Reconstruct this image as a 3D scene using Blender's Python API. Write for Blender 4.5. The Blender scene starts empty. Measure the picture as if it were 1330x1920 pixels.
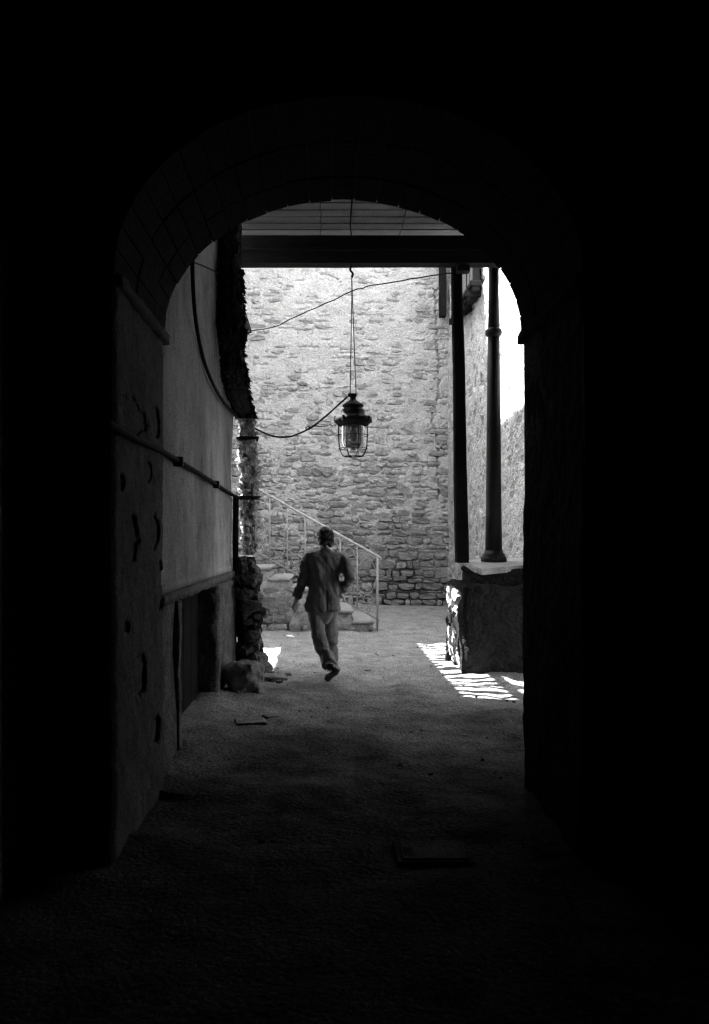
import bpy, bmesh, math, random
import numpy as np
from mathutils import Vector, Matrix
random.seed(7); rng = np.random.default_rng(7)
R = math.radians
SC = bpy.context.scene
COL = SC.collection

# ------------------------------------------------------------------ camera, sky, sun, exposure
F = 1500.0; PX0, PY0, EYE = 610.0, 1010.0, 1.6        # focal length / straight-ahead point in photo pixels, eye height
cam_d = bpy.data.cameras.new('camera'); cam = bpy.data.objects.new('camera', cam_d); COL.objects.link(cam)
cam.location = (0, 0, EYE); cam.rotation_euler = (R(90), 0, 0)
cam_d.sensor_width = 36; cam_d.sensor_fit = 'AUTO'; cam_d.lens = 36*F/1920
cam_d.shift_x = (665-PX0)/1920; cam_d.shift_y = (PY0-960)/1920
cam_d.clip_start = .05; cam_d.clip_end = 2000
SC.camera = cam

SUN = Vector((-.520, .242, .819)).normalized()          # towards the sun
w = bpy.data.worlds.new('World'); SC.world = w; w.use_nodes = True
nt = w.node_tree; nt.nodes.clear()
sky = nt.nodes.new('ShaderNodeTexSky'); sky.sky_type = 'NISHITA'; sky.sun_disc = False
sky.sun_elevation = math.asin(SUN.z); sky.sun_rotation = math.atan2(SUN.x, SUN.y)
bw = nt.nodes.new('ShaderNodeRGBToBW'); bgn = nt.nodes.new('ShaderNodeBackground'); wo = nt.nodes.new('ShaderNodeOutputWorld')
nt.links.new(sky.outputs[0], bw.inputs[0]); nt.links.new(bw.outputs[0], bgn.inputs[0]); nt.links.new(bgn.outputs[0], wo.inputs[0])
bgn.inputs[1].default_value = .15
sl = bpy.data.lights.new('sun', 'SUN'); sl.energy = 5.0; sl.angle = R(.4); sl.color = (1, 1, 1)
so = bpy.data.objects.new('sun', sl); COL.objects.link(so)
so.rotation_euler = (-SUN).to_track_quat('-Z', 'Y').to_euler(); so.location = (-6, 14, 16)
vs = SC.view_settings; vs.view_transform = 'Standard'; vs.look = 'None'; vs.gamma = 1; vs.use_curve_mapping = False
vs.exposure = 4.0
SC.cycles.use_denoising = True
SC.cycles.use_guiding = True; SC.cycles.use_surface_guiding = True; SC.cycles.guiding_training_samples = 64
SC.cycles.max_bounces = 8; SC.cycles.diffuse_bounces = 5; SC.cycles.sample_clamp_indirect = .3
SC.cycles.pixel_filter_type = 'BLACKMAN_HARRIS'; SC.cycles.filter_width = 1.4

# ------------------------------------------------------------------ helpers
def P(px, py, Y):                      # where a photo pixel lies at depth Y
    return Vector(((px-PX0)*Y/F, Y, EYE-(py-PY0)*Y/F))

def hsh(i, j, k, s):
    n = (i*374761393 + j*668265263 + k*1274126177 + s*974711) & 0xffffffff
    n = ((n ^ (n >> 13))*1274126177) & 0xffffffff
    n = n ^ (n >> 16)
    return (n & 0xffff)/65535.0
def vnoise(x, y, z, s=0):
    x, y, z = np.broadcast_arrays(np.asarray(x, float), np.asarray(y, float), np.asarray(z, float))
    xi, yi, zi = (np.floor(a).astype(np.int64) for a in (x, y, z))
    u, v, t = x-xi, y-yi, z-zi
    u, v, t = (a*a*(3-2*a) for a in (u, v, t))
    r = 0
    for a in (0, 1):
        for b in (0, 1):
            for c in (0, 1):
                r = r + hsh(xi+a, yi+b, zi+c, s)*(u if a else 1-u)*(v if b else 1-v)*(t if c else 1-t)
    return r*2-1
def fbm(x, y, z, s=0, o=4, g=.5):
    r = 0; a = 1
    for k in range(o):
        r = r + a*vnoise(np.asarray(x)*2**k, np.asarray(y)*2**k, np.asarray(z)*2**k, s+k*17); a *= g
    return r

def mat(name, c, var=.25, scale=6, bump=.3, rough=.85, metal=0, bscale=40, stretch=(1, 1, 1), spec=.3, dist=.02, spots=0.0, grit=0.0, gs=75):
    m = bpy.data.materials.new(name); m.use_nodes = True
    n = m.node_tree.nodes; L = m.node_tree.links; b = n['Principled BSDF']
    tc = n.new('ShaderNodeTexCoord'); mp = n.new('ShaderNodeMapping'); mp.inputs['Scale'].default_value = stretch
    L.new(tc.outputs['Object'], mp.inputs[0])
    t1 = n.new('ShaderNodeTexNoise'); t1.inputs['Scale'].default_value = scale; t1.inputs['Detail'].default_value = 8; t1.inputs['Roughness'].default_value = .65
    L.new(mp.outputs[0], t1.inputs[0])
    cr = n.new('ShaderNodeValToRGB'); lo, hi = c*(1-var), min(.9, c*(1+var))
    cr.color_ramp.elements[0].position = .32; cr.color_ramp.elements[1].position = .68
    cr.color_ramp.elements[0].color = (lo, lo, lo, 1); cr.color_ramp.elements[1].color = (hi, hi, hi, 1)
    L.new(t1.outputs[0], cr.inputs[0])
    if spots:
        t3 = n.new('ShaderNodeTexNoise'); t3.inputs['Scale'].default_value = scale*9; t3.inputs['Detail'].default_value = 4
        L.new(mp.outputs[0], t3.inputs[0])
        c3 = n.new('ShaderNodeValToRGB'); k = 1-spots
        c3.color_ramp.elements[0].position = .34; c3.color_ramp.elements[1].position = .5
        c3.color_ramp.elements[0].color = (k, k, k, 1); c3.color_ramp.elements[1].color = (1, 1, 1, 1)
        L.new(t3.outputs[0], c3.inputs[0])
        mx = n.new('ShaderNodeMix'); mx.data_type = 'RGBA'; mx.blend_type = 'MULTIPLY'; mx.inputs[0].default_value = 1
        L.new(cr.outputs[0], mx.inputs[6]); L.new(c3.outputs[0], mx.inputs[7]); L.new(mx.outputs[2], b.inputs['Base Color'])
    else:
        L.new(cr.outputs[0], b.inputs['Base Color'])
    if grit:                             # sandy grain of the surface itself
        src = b.inputs['Base Color'].links[0].from_socket
        t4 = n.new('ShaderNodeTexNoise'); t4.inputs['Scale'].default_value = gs; t4.inputs['Detail'].default_value = 3; t4.inputs['Roughness'].default_value = .7
        L.new(tc.outputs['Object'], t4.inputs[0])
        c4 = n.new('ShaderNodeMapRange'); c4.inputs[1].default_value = .33; c4.inputs[2].default_value = .67; c4.inputs[3].default_value = 1-grit; c4.inputs[4].default_value = 1+grit*1.2
        L.new(t4.outputs[0], c4.inputs[0])
        m4 = n.new('ShaderNodeMix'); m4.data_type = 'RGBA'; m4.blend_type = 'MULTIPLY'; m4.inputs[0].default_value = 1
        L.new(src, m4.inputs[6]); L.new(c4.outputs[0], m4.inputs[7]); L.new(m4.outputs[2], b.inputs['Base Color'])
    b.inputs['Roughness'].default_value = rough; b.inputs['Metallic'].default_value = metal
    b.inputs['Specular IOR Level'].default_value = spec
    if bump:
        t2 = n.new('ShaderNodeTexNoise'); t2.inputs['Scale'].default_value = bscale; t2.inputs['Detail'].default_value = 6
        L.new(mp.outputs[0], t2.inputs[0])
        bp = n.new('ShaderNodeBump'); bp.inputs['Strength'].default_value = bump; bp.inputs['Distance'].default_value = dist
        L.new(t2.outputs[0], bp.inputs['Height']); L.new(bp.outputs[0], b.inputs['Normal'])
    return m

M = dict(
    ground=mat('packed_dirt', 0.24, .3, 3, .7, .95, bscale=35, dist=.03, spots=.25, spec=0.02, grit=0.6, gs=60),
    mortar=mat('pale_lime_mortar', 0.43, .16, 2.2, .8, .95, bscale=20, dist=.03, stretch=(1, 1, 1.3), spots=.2, grit=0.3, gs=45),
    stone=mat('pale_rubble_stone', 0.34, .3, 5, .9, .95, bscale=22, dist=.03, spots=.3, grit=0.35, gs=9),
    stone2=mat('grey_rubble_stone', 0.3, .35, 5, .9, .95, bscale=22, dist=.03, spots=.3, grit=0.35, gs=9),
    basestone=mat('dark_rubble_stone', 0.27, .4, 5, .9, .95, bscale=22, dist=.03, spots=.35, grit=0.35, gs=9),
    basemortar=mat('dark_base_mortar', .09, .4, 4, .9, .95, bscale=18, dist=.03),
    roughcast=mat('roughcast_plaster', .46, .22, 4, 1, .95, bscale=24, dist=.05, spots=.35, grit=0.45, gs=45),
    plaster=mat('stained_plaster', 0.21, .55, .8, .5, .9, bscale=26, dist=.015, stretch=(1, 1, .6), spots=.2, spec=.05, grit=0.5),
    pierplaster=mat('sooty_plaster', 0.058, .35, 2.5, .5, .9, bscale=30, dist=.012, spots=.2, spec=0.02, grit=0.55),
    chip=mat('exposed_rubble_core', 0.012, .4, 20, .8, .95, bscale=40, spec=0.02),
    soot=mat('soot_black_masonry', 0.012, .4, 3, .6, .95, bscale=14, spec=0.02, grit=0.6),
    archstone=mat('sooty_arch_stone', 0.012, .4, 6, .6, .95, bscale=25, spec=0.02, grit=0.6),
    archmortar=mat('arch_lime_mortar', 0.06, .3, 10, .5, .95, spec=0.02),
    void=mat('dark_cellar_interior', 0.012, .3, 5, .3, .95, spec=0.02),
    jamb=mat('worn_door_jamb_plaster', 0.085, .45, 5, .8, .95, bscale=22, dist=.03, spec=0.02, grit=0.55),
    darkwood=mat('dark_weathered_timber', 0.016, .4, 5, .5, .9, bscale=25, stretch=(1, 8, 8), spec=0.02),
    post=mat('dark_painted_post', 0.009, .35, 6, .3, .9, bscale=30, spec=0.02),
    iron=mat('black_cast_iron', 0.01, .3, 8, .3, .6, bscale=40, spec=.25),
    plank=mat('ceiling_board', 0.095, .3, 2, .3, .8, bscale=20, stretch=(.4, 4, 4), grit=0.45),
    wire=mat('black_cable_rubber', .012, .2, 10, 0, .9, spec=.05),
    oldwire=mat('grey_suspension_wire', .03, .2, 10, 0, .6),
    lampmetal=mat('enamelled_lamp_metal', .010, .3, 10, .2, .8, bscale=50, spec=.1),
    pillar=mat('ragged_dark_plaster', 0.03, .5, 10, 1, .95, bscale=30, dist=.04, spec=0.02),
    shademortar=mat('shade_painted_mortar', .27, .25, 2.2, .8, .95, bscale=20, dist=.03, stretch=(1, 1, 1.3), spots=.3, grit=0.4, gs=45),
    rubble=mat('broken_pale_rubble', 0.75, .5, 8, 1, .7, bscale=30, dist=.04, spots=.6),
    stairpl=mat('stair_side_plaster', 0.3, .35, 4, .7, .95, bscale=22, spots=.3, grit=0.4),
    tread=mat('worn_stone_tread', 0.26, .25, 6, .6, .9, bscale=30),
    railmetal=mat('painted_grey_rail', 0.38, .2, 10, .1, .6, bscale=40, spec=.3),
    scroll=mat('grey_wrought_iron', 0.3, .25, 10, .1, .6),
    slab=mat('worn_stone_slab', 0.3, .25, 5, .6, .9, bscale=30, spots=.3, grit=0.3),
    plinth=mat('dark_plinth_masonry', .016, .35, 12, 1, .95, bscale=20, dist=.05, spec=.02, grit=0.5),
    cloth=mat('grey_wool_suit', .115, .2, 30, .4, .9, bscale=260, dist=.003, grit=0.3, gs=90),
    trouser=mat('grey_suit_trousers', .13, .2, 30, .4, .9, bscale=200, dist=.003, grit=0.3, gs=90),
    skin=mat('skin', .45, .1, 12, .1, .6),
    hair=mat('short_dark_hair', 0.01, .4, 60, .6, .6, bscale=140, stretch=(1, 1, .3), dist=.01),
    shirt=mat('white_shirt_cotton', .7, .05, 20, .1, .8),
    shoe=mat('black_shoe_leather', .02, .2, 10, .1, .4, spec=.5),
    debris=mat('loose_rubble', .19, .4, 9, .9, .95, bscale=30, spots=.3, spec=0.02),
    cover=mat('rusty_iron_cover', 0.03, .4, 14, .6, .7, bscale=60, spec=0.02),
    house=mat('added_house_render', .30, .2, 2, .4, .9),
    awning=mat('added_awning_boards', .14, .3, 4, .3, .8, stretch=(1, 6, 6)),
)

def tag(o, label, cat, group=None):
    o['label'] = label; o['category'] = cat
    if group: o['group'] = group
    return o
def thing(name, label, cat, loc=(0, 0, 0), group=None):
    o = bpy.data.objects.new(name, None); COL.objects.link(o); o.location = loc
    o.empty_display_size = .1
    return tag(o, label, cat, group)
def put(o, parent):
    if parent is not None:
        o.parent = parent
        p, loc = parent, Vector((0, 0, 0))
        while p is not None:
            if p.type == 'EMPTY': loc = loc + p.location
            p = p.parent
        o.matrix_parent_inverse = Matrix.Translation(-loc) if parent.type == 'EMPTY' else Matrix.Identity(4)
    return o
def obj(name, geo, m, parent=None, smooth=False):
    if isinstance(geo, bpy.types.Mesh): me = geo
    else:
        me = bpy.data.meshes.new(name); me.from_pydata([tuple(map(float, v)) for v in geo[0]], [], [tuple(map(int, f)) for f in geo[1]])
        if smooth: me.polygons.foreach_set('use_smooth', [True]*len(me.polygons))
    if m is not None and len(me.materials) == 0: me.materials.append(m if not isinstance(m, str) else M[m])
    o = bpy.data.objects.new(name, me); COL.objects.link(o)
    return put(o, parent)
def join(geos):
    V, Fc = [], []
    for v, f in geos:
        k = len(V); V += [tuple(a) for a in v]; Fc += [tuple(i+k for i in q) for q in f]
    return V, Fc

def box(x0, x1, y0, y1, z0, z1, b=.008):
    """chamfered box"""
    b = min(b, (x1-x0)*.3, (y1-y0)*.3, (z1-z0)*.3)
    c = Vector(((x0+x1)/2, (y0+y1)/2, (z0+z1)/2)); h = Vector(((x1-x0)/2, (y1-y0)/2, (z1-z0)/2))
    V = []; idx = {}
    for sx in (-1, 1):
        for sy in (-1, 1):
            for sz in (-1, 1):
                s = (sx, sy, sz)
                for a in range(3):
                    p = [h[i]-b for i in range(3)]; p[a] = h[a]
                    idx[s, a] = len(V); V.append((c.x+sx*p[0], c.y+sy*p[1], c.z+sz*p[2]))
    Fc = []
    for a in range(3):
        o1, o2 = [i for i in range(3) if i != a]
        for s in (-1, 1):
            q = []
            for (u, v) in ((-1, -1), (1, -1), (1, 1), (-1, 1)):
                k = [0, 0, 0]; k[a] = s; k[o1] = u; k[o2] = v; q.append(idx[tuple(k), a])
            Fc.append(q)
        for u in (-1, 1):                     # edge chamfers along a
            for v in (-1, 1):
                q = []
                for s, ax in ((-1, o1), (1, o1), (1, o2), (-1, o2)):
                    k = [0, 0, 0]; k[a] = s; k[o1] = u; k[o2] = v; q.append(idx[tuple(k), ax])
                Fc.append(q)
    for sx in (-1, 1):
        for sy in (-1, 1):
            for sz in (-1, 1): Fc.append([idx[(sx, sy, sz), a] for a in range(3)])
    me = bpy.data.meshes.new('t'); me.from_pydata(V, [], Fc)
    bm = bmesh.new(); bm.from_mesh(me); bmesh.ops.recalc_face_normals(bm, faces=bm.faces)
    V = [tuple(v.co) for v in bm.verts]; Fc = [[v.index for v in f.verts] for f in bm.faces]
    bm.free(); bpy.data.meshes.remove(me)
    return V, Fc
def xform(g, mtx): return [tuple(mtx @ Vector(v)) for v in g[0]], g[1]

def tube(pts, r, seg=8, cap=True):
    pts = [Vector(p) for p in pts]; n = len(pts)
    rs = [r]*n if not hasattr(r, '__len__') else list(r)
    V, Fc = [], []
    t0 = (pts[1]-pts[0]).normalized(); u = t0.orthogonal().normalized()
    for i, p in enumerate(pts):
        t = (pts[min(i+1, n-1)]-pts[max(i-1, 0)]).normalized()
        u = (u - t*u.dot(t)).normalized(); v = t.cross(u)
        for k in range(seg):
            a = 2*math.pi*k/seg; V.append(p + (u*math.cos(a)+v*math.sin(a))*rs[i])
    for i in range(n-1):
        for k in range(seg):
            Fc.append((i*seg+k, i*seg+(k+1) % seg, (i+1)*seg+(k+1) % seg, (i+1)*seg+k))
    if cap:
        Fc.append(tuple(range(seg-1, -1, -1))); Fc.append(tuple((n-1)*seg+k for k in range(seg)))
    return V, Fc
def spline(pts, n=8):
    pts = [Vector(p) for p in pts]; out = []
    q = [pts[0]*2-pts[1]] + pts + [pts[-1]*2-pts[-2]]
    for i in range(1, len(q)-2):
        for k in range(n):
            t = k/n; a, b, c, d = q[i-1], q[i], q[i+1], q[i+2]
            out.append(.5*((2*b)+(c-a)*t+(2*a-5*b+4*c-d)*t*t+(3*b-a-3*c+d)*t**3))
    out.append(pts[-1]); return out
def lathe(prof, c, seg=24):
    V, Fc = [], []; n = len(prof)
    for (r, z) in prof:
        for k in range(seg):
            a = 2*math.pi*k/seg; V.append((c[0]+r*math.cos(a), c[1]+r*math.sin(a), z))
    for i in range(n-1):
        for k in range(seg):
            Fc.append((i*seg+k, i*seg+(k+1) % seg, (i+1)*seg+(k+1) % seg, (i+1)*seg+k))
    Fc.append(tuple(range(seg-1, -1, -1))); Fc.append(tuple((n-1)*seg+k for k in range(seg)))
    return V, Fc
def grid(us, vs_, fn):
    """fn(U,V)->X,Y,Z arrays"""
    U, Vv = np.meshgrid(us, vs_, indexing='ij'); X, Y, Z = fn(U, Vv)
    X, Y, Z = np.broadcast_arrays(X, Y, Z)
    V = np.stack([X.ravel(), Y.ravel(), Z.ravel()], 1); a, b = len(us), len(vs_)
    i = np.arange(a-1)[:, None]*b + np.arange(b-1)[None]
    Fc = np.stack([i, i+b, i+b+1, i+1], -1).reshape(-1, 4)
    return V.tolist(), Fc.tolist()
def roughbox(x0, x1, y0, y1, z0, z1, step, amp, fs=4, seed=0, rnd=.05):
    """box with its faces cut fine and pushed about by noise"""
    bm = bmesh.new(); bmesh.ops.create_cube(bm, size=1)
    d = (x1-x0, y1-y0, z1-z0)
    for a in range(3):
        n = max(1, int(d[a]/step))
        es = [e for e in bm.edges if abs(abs((e.verts[0].co-e.verts[1].co)[a])-1) < 1e-4]
        if n > 1: bmesh.ops.subdivide_edges(bm, edges=es, cuts=n-1, use_grid_fill=True)
    co = np.array([v.co[:] for v in bm.verts]); fc = [[v.index for v in f.verts] for f in bm.faces]; bm.free()
    c = np.array([(x0+x1)/2, (y0+y1)/2, (z0+z1)/2]); h = np.array(d)/2
    p = co*2*h
    inn = np.clip(p, -(h-rnd), h-rnd); df = p-inn; ln = np.linalg.norm(df, axis=1, keepdims=True)
    nrm = np.where(ln > 1e-9, df/np.maximum(ln, 1e-9), 0)
    p = inn + nrm*rnd
    q = p+c
    dsp = amp*fbm(q[:, 0]*fs, q[:, 1]*fs, q[:, 2]*fs, seed, 4)
    q = q + nrm*dsp[:, None]
    return q.tolist(), fc

POOL = []
def make_pool():
    for s in range(20):
        bm = bmesh.new(); bmesh.ops.create_cube(bm, size=1)
        bmesh.ops.subdivide_edges(bm, edges=bm.edges[:], cuts=1, use_grid_fill=True)
        r = random.Random(s)
        for v in bm.verts:
            k = sum(abs(c) > .4 for c in v.co)
            f = {1: 1.0, 2: .93, 3: .80}[k]
            v.co = Vector([c*f*(1+r.uniform(-.13, .13))+r.uniform(-.045, .045) for c in v.co])
        bmesh.ops.recalc_face_normals(bm, faces=bm.faces)
        POOL.append(([tuple(v.co) for v in bm.verts], [[v.index for v in f.verts] for f in bm.faces])); bm.free()
make_pool()
_sm = {}
def stone(name, k, m, c, size, parent, rot=(0, 0, 0)):
    key = (k % 20, m)
    if key not in _sm:
        me = bpy.data.meshes.new('stone_piece'); me.from_pydata(*[list(POOL[k % 20][0]), [], POOL[k % 20][1]]); me.materials.append(M[m]); _sm[key] = me
    o = bpy.data.objects.new(name, _sm[key]); COL.objects.link(o)
    o.location = c; o.scale = size; o.rotation_euler = rot
    return put(o, parent)
def stone_geo(k, c, size, rot=(0, 0, 0)):
    m = Matrix.Translation(c) @ Matrix.Rotation(rot[2], 4, 'Z') @ Matrix.Rotation(rot[1], 4, 'Y') @ Matrix.Rotation(rot[0], 4, 'X') @ Matrix.Diagonal((*size, 1))
    return xform(POOL[k % 20], m)
def kind(o, k): o['kind'] = k; return o

# ------------------------------------------------------------------ ground
def ground_falloff():                        # light falloff painted into the floor: colour darkens unevenly into the passage
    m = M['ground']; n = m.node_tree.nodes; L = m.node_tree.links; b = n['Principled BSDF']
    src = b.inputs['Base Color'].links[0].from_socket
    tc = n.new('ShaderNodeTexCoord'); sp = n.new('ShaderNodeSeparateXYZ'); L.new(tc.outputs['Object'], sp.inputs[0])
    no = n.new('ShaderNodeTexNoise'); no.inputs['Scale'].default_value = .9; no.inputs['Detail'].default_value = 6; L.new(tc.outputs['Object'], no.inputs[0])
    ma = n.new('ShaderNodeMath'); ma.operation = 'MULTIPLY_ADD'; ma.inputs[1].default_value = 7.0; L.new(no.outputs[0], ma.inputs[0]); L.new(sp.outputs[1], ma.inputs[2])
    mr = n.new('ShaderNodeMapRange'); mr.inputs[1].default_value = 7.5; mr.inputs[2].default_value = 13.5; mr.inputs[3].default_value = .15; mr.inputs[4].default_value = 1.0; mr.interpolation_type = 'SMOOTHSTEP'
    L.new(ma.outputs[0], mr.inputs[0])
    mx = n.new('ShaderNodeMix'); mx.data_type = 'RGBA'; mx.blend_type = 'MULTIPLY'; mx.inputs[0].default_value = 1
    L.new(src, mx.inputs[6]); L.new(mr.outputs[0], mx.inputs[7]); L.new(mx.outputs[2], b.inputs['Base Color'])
ground_falloff()
def ax(lo, a, b, hi, st):
    out = list(np.arange(a, b+1e-6, st)); s = st*2; v = a
    L = []
    while v > lo: v -= s; s *= 1.7; L.append(max(v, lo))
    s = st*2; v = b; Rr = []
    while v < hi: v += s; s *= 1.7; Rr.append(min(v, hi))
    return np.array(L[::-1] + out + Rr)
gx = ax(-400, -2.2, 3.0, 400, .035); gy = ax(-400, 2.0, 19.2, 600, .035)
def gfn(U, V):
    near = (np.abs(U) < 4) & (V > -3) & (V < 25)
    z = .024*fbm(U*1.1, V*1.1, 0, 3, 3) + .014*fbm(U*4.5, V*4.5, 0, 9, 3) + .004*fbm(U*13, V*13, 0, 12, 2)
    z = z + .03*np.clip(fbm(U*2.3, V*2.3, 2, 21, 2)-.55, 0, 1)
    z = z + .05*np.clip((-.55-U)/.5, 0, 1)**2*(V > 5)*(V < 11)
    return U, V, np.where(near, z, 0)
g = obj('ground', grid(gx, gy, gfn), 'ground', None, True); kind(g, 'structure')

# ------------------------------------------------------------------ black tunnel round the camera
Y1, Y2 = 3.97, 5.2
XL, XR = -1.047, 1.281                  # jambs of the arch
ZS = EYE+385*Y2/F; XC = (XL+XR)/2; EA = (XR-XL)/2; EB = 250*Y2/F    # springing, centre, half axes
t = thing('passage_vault', 'black unlit barrel vaulted passage in the foreground', 'vault', (XC, 1, 0))
def vault():
    ang = np.linspace(0, math.pi, 25); prof = [(-1.75, 0)] + [(XC-1.85*math.cos(a), 3.0+1.25*math.sin(a)) for a in ang] + [(XC*2+1.75, 0)]
    prof[1] = (-1.75, 3.0); prof[-2] = (XC*2+1.75, 3.0)
    ys = np.linspace(-4, Y1+.01, 30); V, Fc = [], []
    for y in ys:
        for i, (x, z) in enumerate(prof):
            n = .03*float(fbm(x*2, y*2, z*2, 5, 3)); V.append((x*(1+n), y, z*(1+n) if z > 0 else -.05))
    n = len(prof)
    for j in range(len(ys)-1):
        for i in range(n-1): Fc.append((j*n+i, j*n+i+1, (j+1)*n+i+1, (j+1)*n+i))
    Fc.append(tuple(range(n)))           # closed end behind the camera
    return V, Fc
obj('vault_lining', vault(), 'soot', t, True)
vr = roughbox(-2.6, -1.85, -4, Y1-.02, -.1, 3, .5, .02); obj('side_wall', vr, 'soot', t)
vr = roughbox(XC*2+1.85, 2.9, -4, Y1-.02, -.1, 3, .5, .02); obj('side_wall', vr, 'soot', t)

# ------------------------------------------------------------------ stone arch
t = thing('stone_archway', 'sooty stone arch with chipped plaster piers framing the courtyard', 'archway', (XC, (Y1+Y2)/2, 0))
def arch_wall():
    """wall with the arch cut out, a little wider than the stones that line it"""
    o = .006; n = 60
    V, Fc = [], []
    ang = np.linspace(math.pi, 0, n)
    inner = [(XC+(EA+o)*math.cos(a), ZS+(EB+o)*math.sin(a)) for a in ang]
    inner = [(XL-o-.02, -.1)] + inner + [(XR+o+.02, -.1)]
    outer = [(-2.7, -.1)] + [(XC-2.6+5.2*i/(n-1), 6.2) for i in range(n)] + [(3.2, -.1)]
    m = n+2
    for y in (Y1+.012, Y2-.012):
        V += [(x, y, z) for x, z in inner]; V += [(x, y, z) for x, z in outer]
    for i in range(m-1):
        a = i; Fc.append((a, a+1, m+a+1, m+a)); b = 2*m+i; Fc.append((b, m+b, m+b+1, b+1)); Fc.append((a, b, b+1, a+1))
        Fc.append((m+a, m+a+1, 3*m+a+1, 3*m+a))
    return V, Fc
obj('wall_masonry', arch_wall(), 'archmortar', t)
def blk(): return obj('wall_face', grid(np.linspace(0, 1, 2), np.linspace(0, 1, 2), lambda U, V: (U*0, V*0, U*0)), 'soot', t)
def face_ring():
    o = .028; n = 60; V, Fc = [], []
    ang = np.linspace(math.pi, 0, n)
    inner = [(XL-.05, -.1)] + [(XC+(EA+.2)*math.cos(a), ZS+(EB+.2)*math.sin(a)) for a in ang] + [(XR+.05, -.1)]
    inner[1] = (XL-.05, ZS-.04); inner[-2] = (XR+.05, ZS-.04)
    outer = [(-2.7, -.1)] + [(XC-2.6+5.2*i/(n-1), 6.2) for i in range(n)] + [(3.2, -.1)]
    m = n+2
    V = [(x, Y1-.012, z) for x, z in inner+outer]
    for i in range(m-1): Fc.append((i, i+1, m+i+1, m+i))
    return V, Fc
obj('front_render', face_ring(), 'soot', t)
NV = 25
rows = [(Y1-.01, 4.42), (4.43, 4.85), (4.86, Y2-.004)]
def vous(a0, a1, y0, y1, dr):
    th = .2; V = []
    for y in (y0, y1):
        for r in (dr, th):
            for k in range(3):
                a = a0+(a1-a0)*k/2
                V.append((XC+(EA+r)*math.cos(a), y, ZS+(EB+r)*math.sin(a)))
    Fc = []
    for k in range(2):
        Fc += [(k, k+1, 7+k, 6+k), (3+k, 9+k, 10+k, 4+k), (k, 3+k, 4+k, k+1), (6+k, 7+k, 10+k, 9+k)]
    Fc += [(0, 6, 9, 3), (2, 5, 11, 8)]
    return V, Fc
for ri, (y0, y1) in enumerate(rows):
    for k in range(NV):
        a0 = math.pi*k/NV; a1 = math.pi*(k+1)/NV
        j = .0042
        v = vous(a0+j, a1-j, y0+random.uniform(0, .006), y1-random.uniform(0, .006), random.uniform(-.010, .0))
        obj('voussoir', v, 'archstone', t)
HOLES = [(251, 781, 22, 30), (292, 792, 6, 25), (279, 885, 6, 13), (248, 1013, 12, 35), (290, 996, 9, 27), (301, 1100, 7, 41), (264, 1267, 11, 32), (291, 1372, 8, 22), (236, 1180, 6, 10), (228, 905, 5, 12)]
def pier_face(sign):
    X0 = XL if sign < 0 else XR
    us = np.arange(Y1, Y2+.001, .0178); vv = np.arange(-.06, ZS-.06, .0178)
    hole = np.zeros((len(us), len(vv)))
    U, V = np.meshgrid(us, vv, indexing='ij')
    if sign < 0:
        for (px, py, rx, ry) in HOLES:
            Yh = -XL*F/(PX0-px); Zh = EYE-(py-PY0)*Yh/F
            ryw = rx*Yh*Yh/F/abs(XL); rzw = ry*Yh/F
            d = np.sqrt(((U-Yh)/ryw)**2+((V-Zh)/rzw)**2) + .30*fbm(U*11, V*11, 0, 33, 4)
            hole = np.maximum(hole, np.clip((1.10-d)/.16, 0, 1))
    dsp = .012*fbm(U*2, V*2, 0, 40+sign, 4) + .004*fbm(U*14, V*14, 0, 44, 2)
    edge = .02*np.clip(1-np.minimum(U-Y1, Y2-U)/.05, 0, 1)**2
    X = X0 + sign*(-dsp + hole*.07 + edge)
    V_, F_ = grid(us, vv, lambda A, B: (X, A, B))
    me = bpy.data.meshes.new('pier_face'); me.from_pydata(V_, [], F_)
    me.materials.append(M['pierplaster' if sign < 0 else 'soot']); me.materials.append(M['chip'])
    h = hole.ravel() > .55; fa = np.array(F_); me.polygons.foreach_set('material_index', (h[fa].sum(1) >= 3).astype(int)); me.polygons.foreach_set('use_smooth', [True]*len(F_))
    return obj('pier_plaster', me, None, t)
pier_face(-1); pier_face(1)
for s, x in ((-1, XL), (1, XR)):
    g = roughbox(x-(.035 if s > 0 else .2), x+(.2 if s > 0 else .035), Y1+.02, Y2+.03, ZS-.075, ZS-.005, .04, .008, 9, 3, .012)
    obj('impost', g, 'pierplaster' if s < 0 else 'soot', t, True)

# ------------------------------------------------------------------ left plaster wall with low cellar door
XW = -1.075; WE = 9.3; RZ = 5.6
t = thing('plaster_wall', 'stained plaster side wall with a low dark cellar door at left', 'wall', (XW-.15, 7.2, 0))
D0, D1, DT = 5.95, 8.0, 1.13
def lw(y0, y1, z0, z1, off=0, s=0):
    def fn(U, V):
        d = .014*fbm(U*1.3, V*1.3, 0, 60, 4)+.003*fbm(U*9, V*9, 0, 61, 2)
        ed = .02*np.clip(1-(WE-U)/.04, 0, 1)**2
        return XW+off+d-ed, U, V
    return grid(np.linspace(y0, y1, max(2, int((y1-y0)/.03))), np.linspace(z0, z1, max(2, int((z1-z0)/.03))), fn)
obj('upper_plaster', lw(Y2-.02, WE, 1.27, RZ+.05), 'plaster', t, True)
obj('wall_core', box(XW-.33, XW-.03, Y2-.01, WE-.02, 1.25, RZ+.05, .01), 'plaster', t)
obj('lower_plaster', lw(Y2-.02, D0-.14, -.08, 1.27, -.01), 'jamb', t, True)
g = roughbox(XW-.33, XW+.015, D0-.14, D0, -.1, DT+.02, .04, .012, 8, 70, .02); obj('door_jamb', g, 'jamb', t, True)
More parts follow.
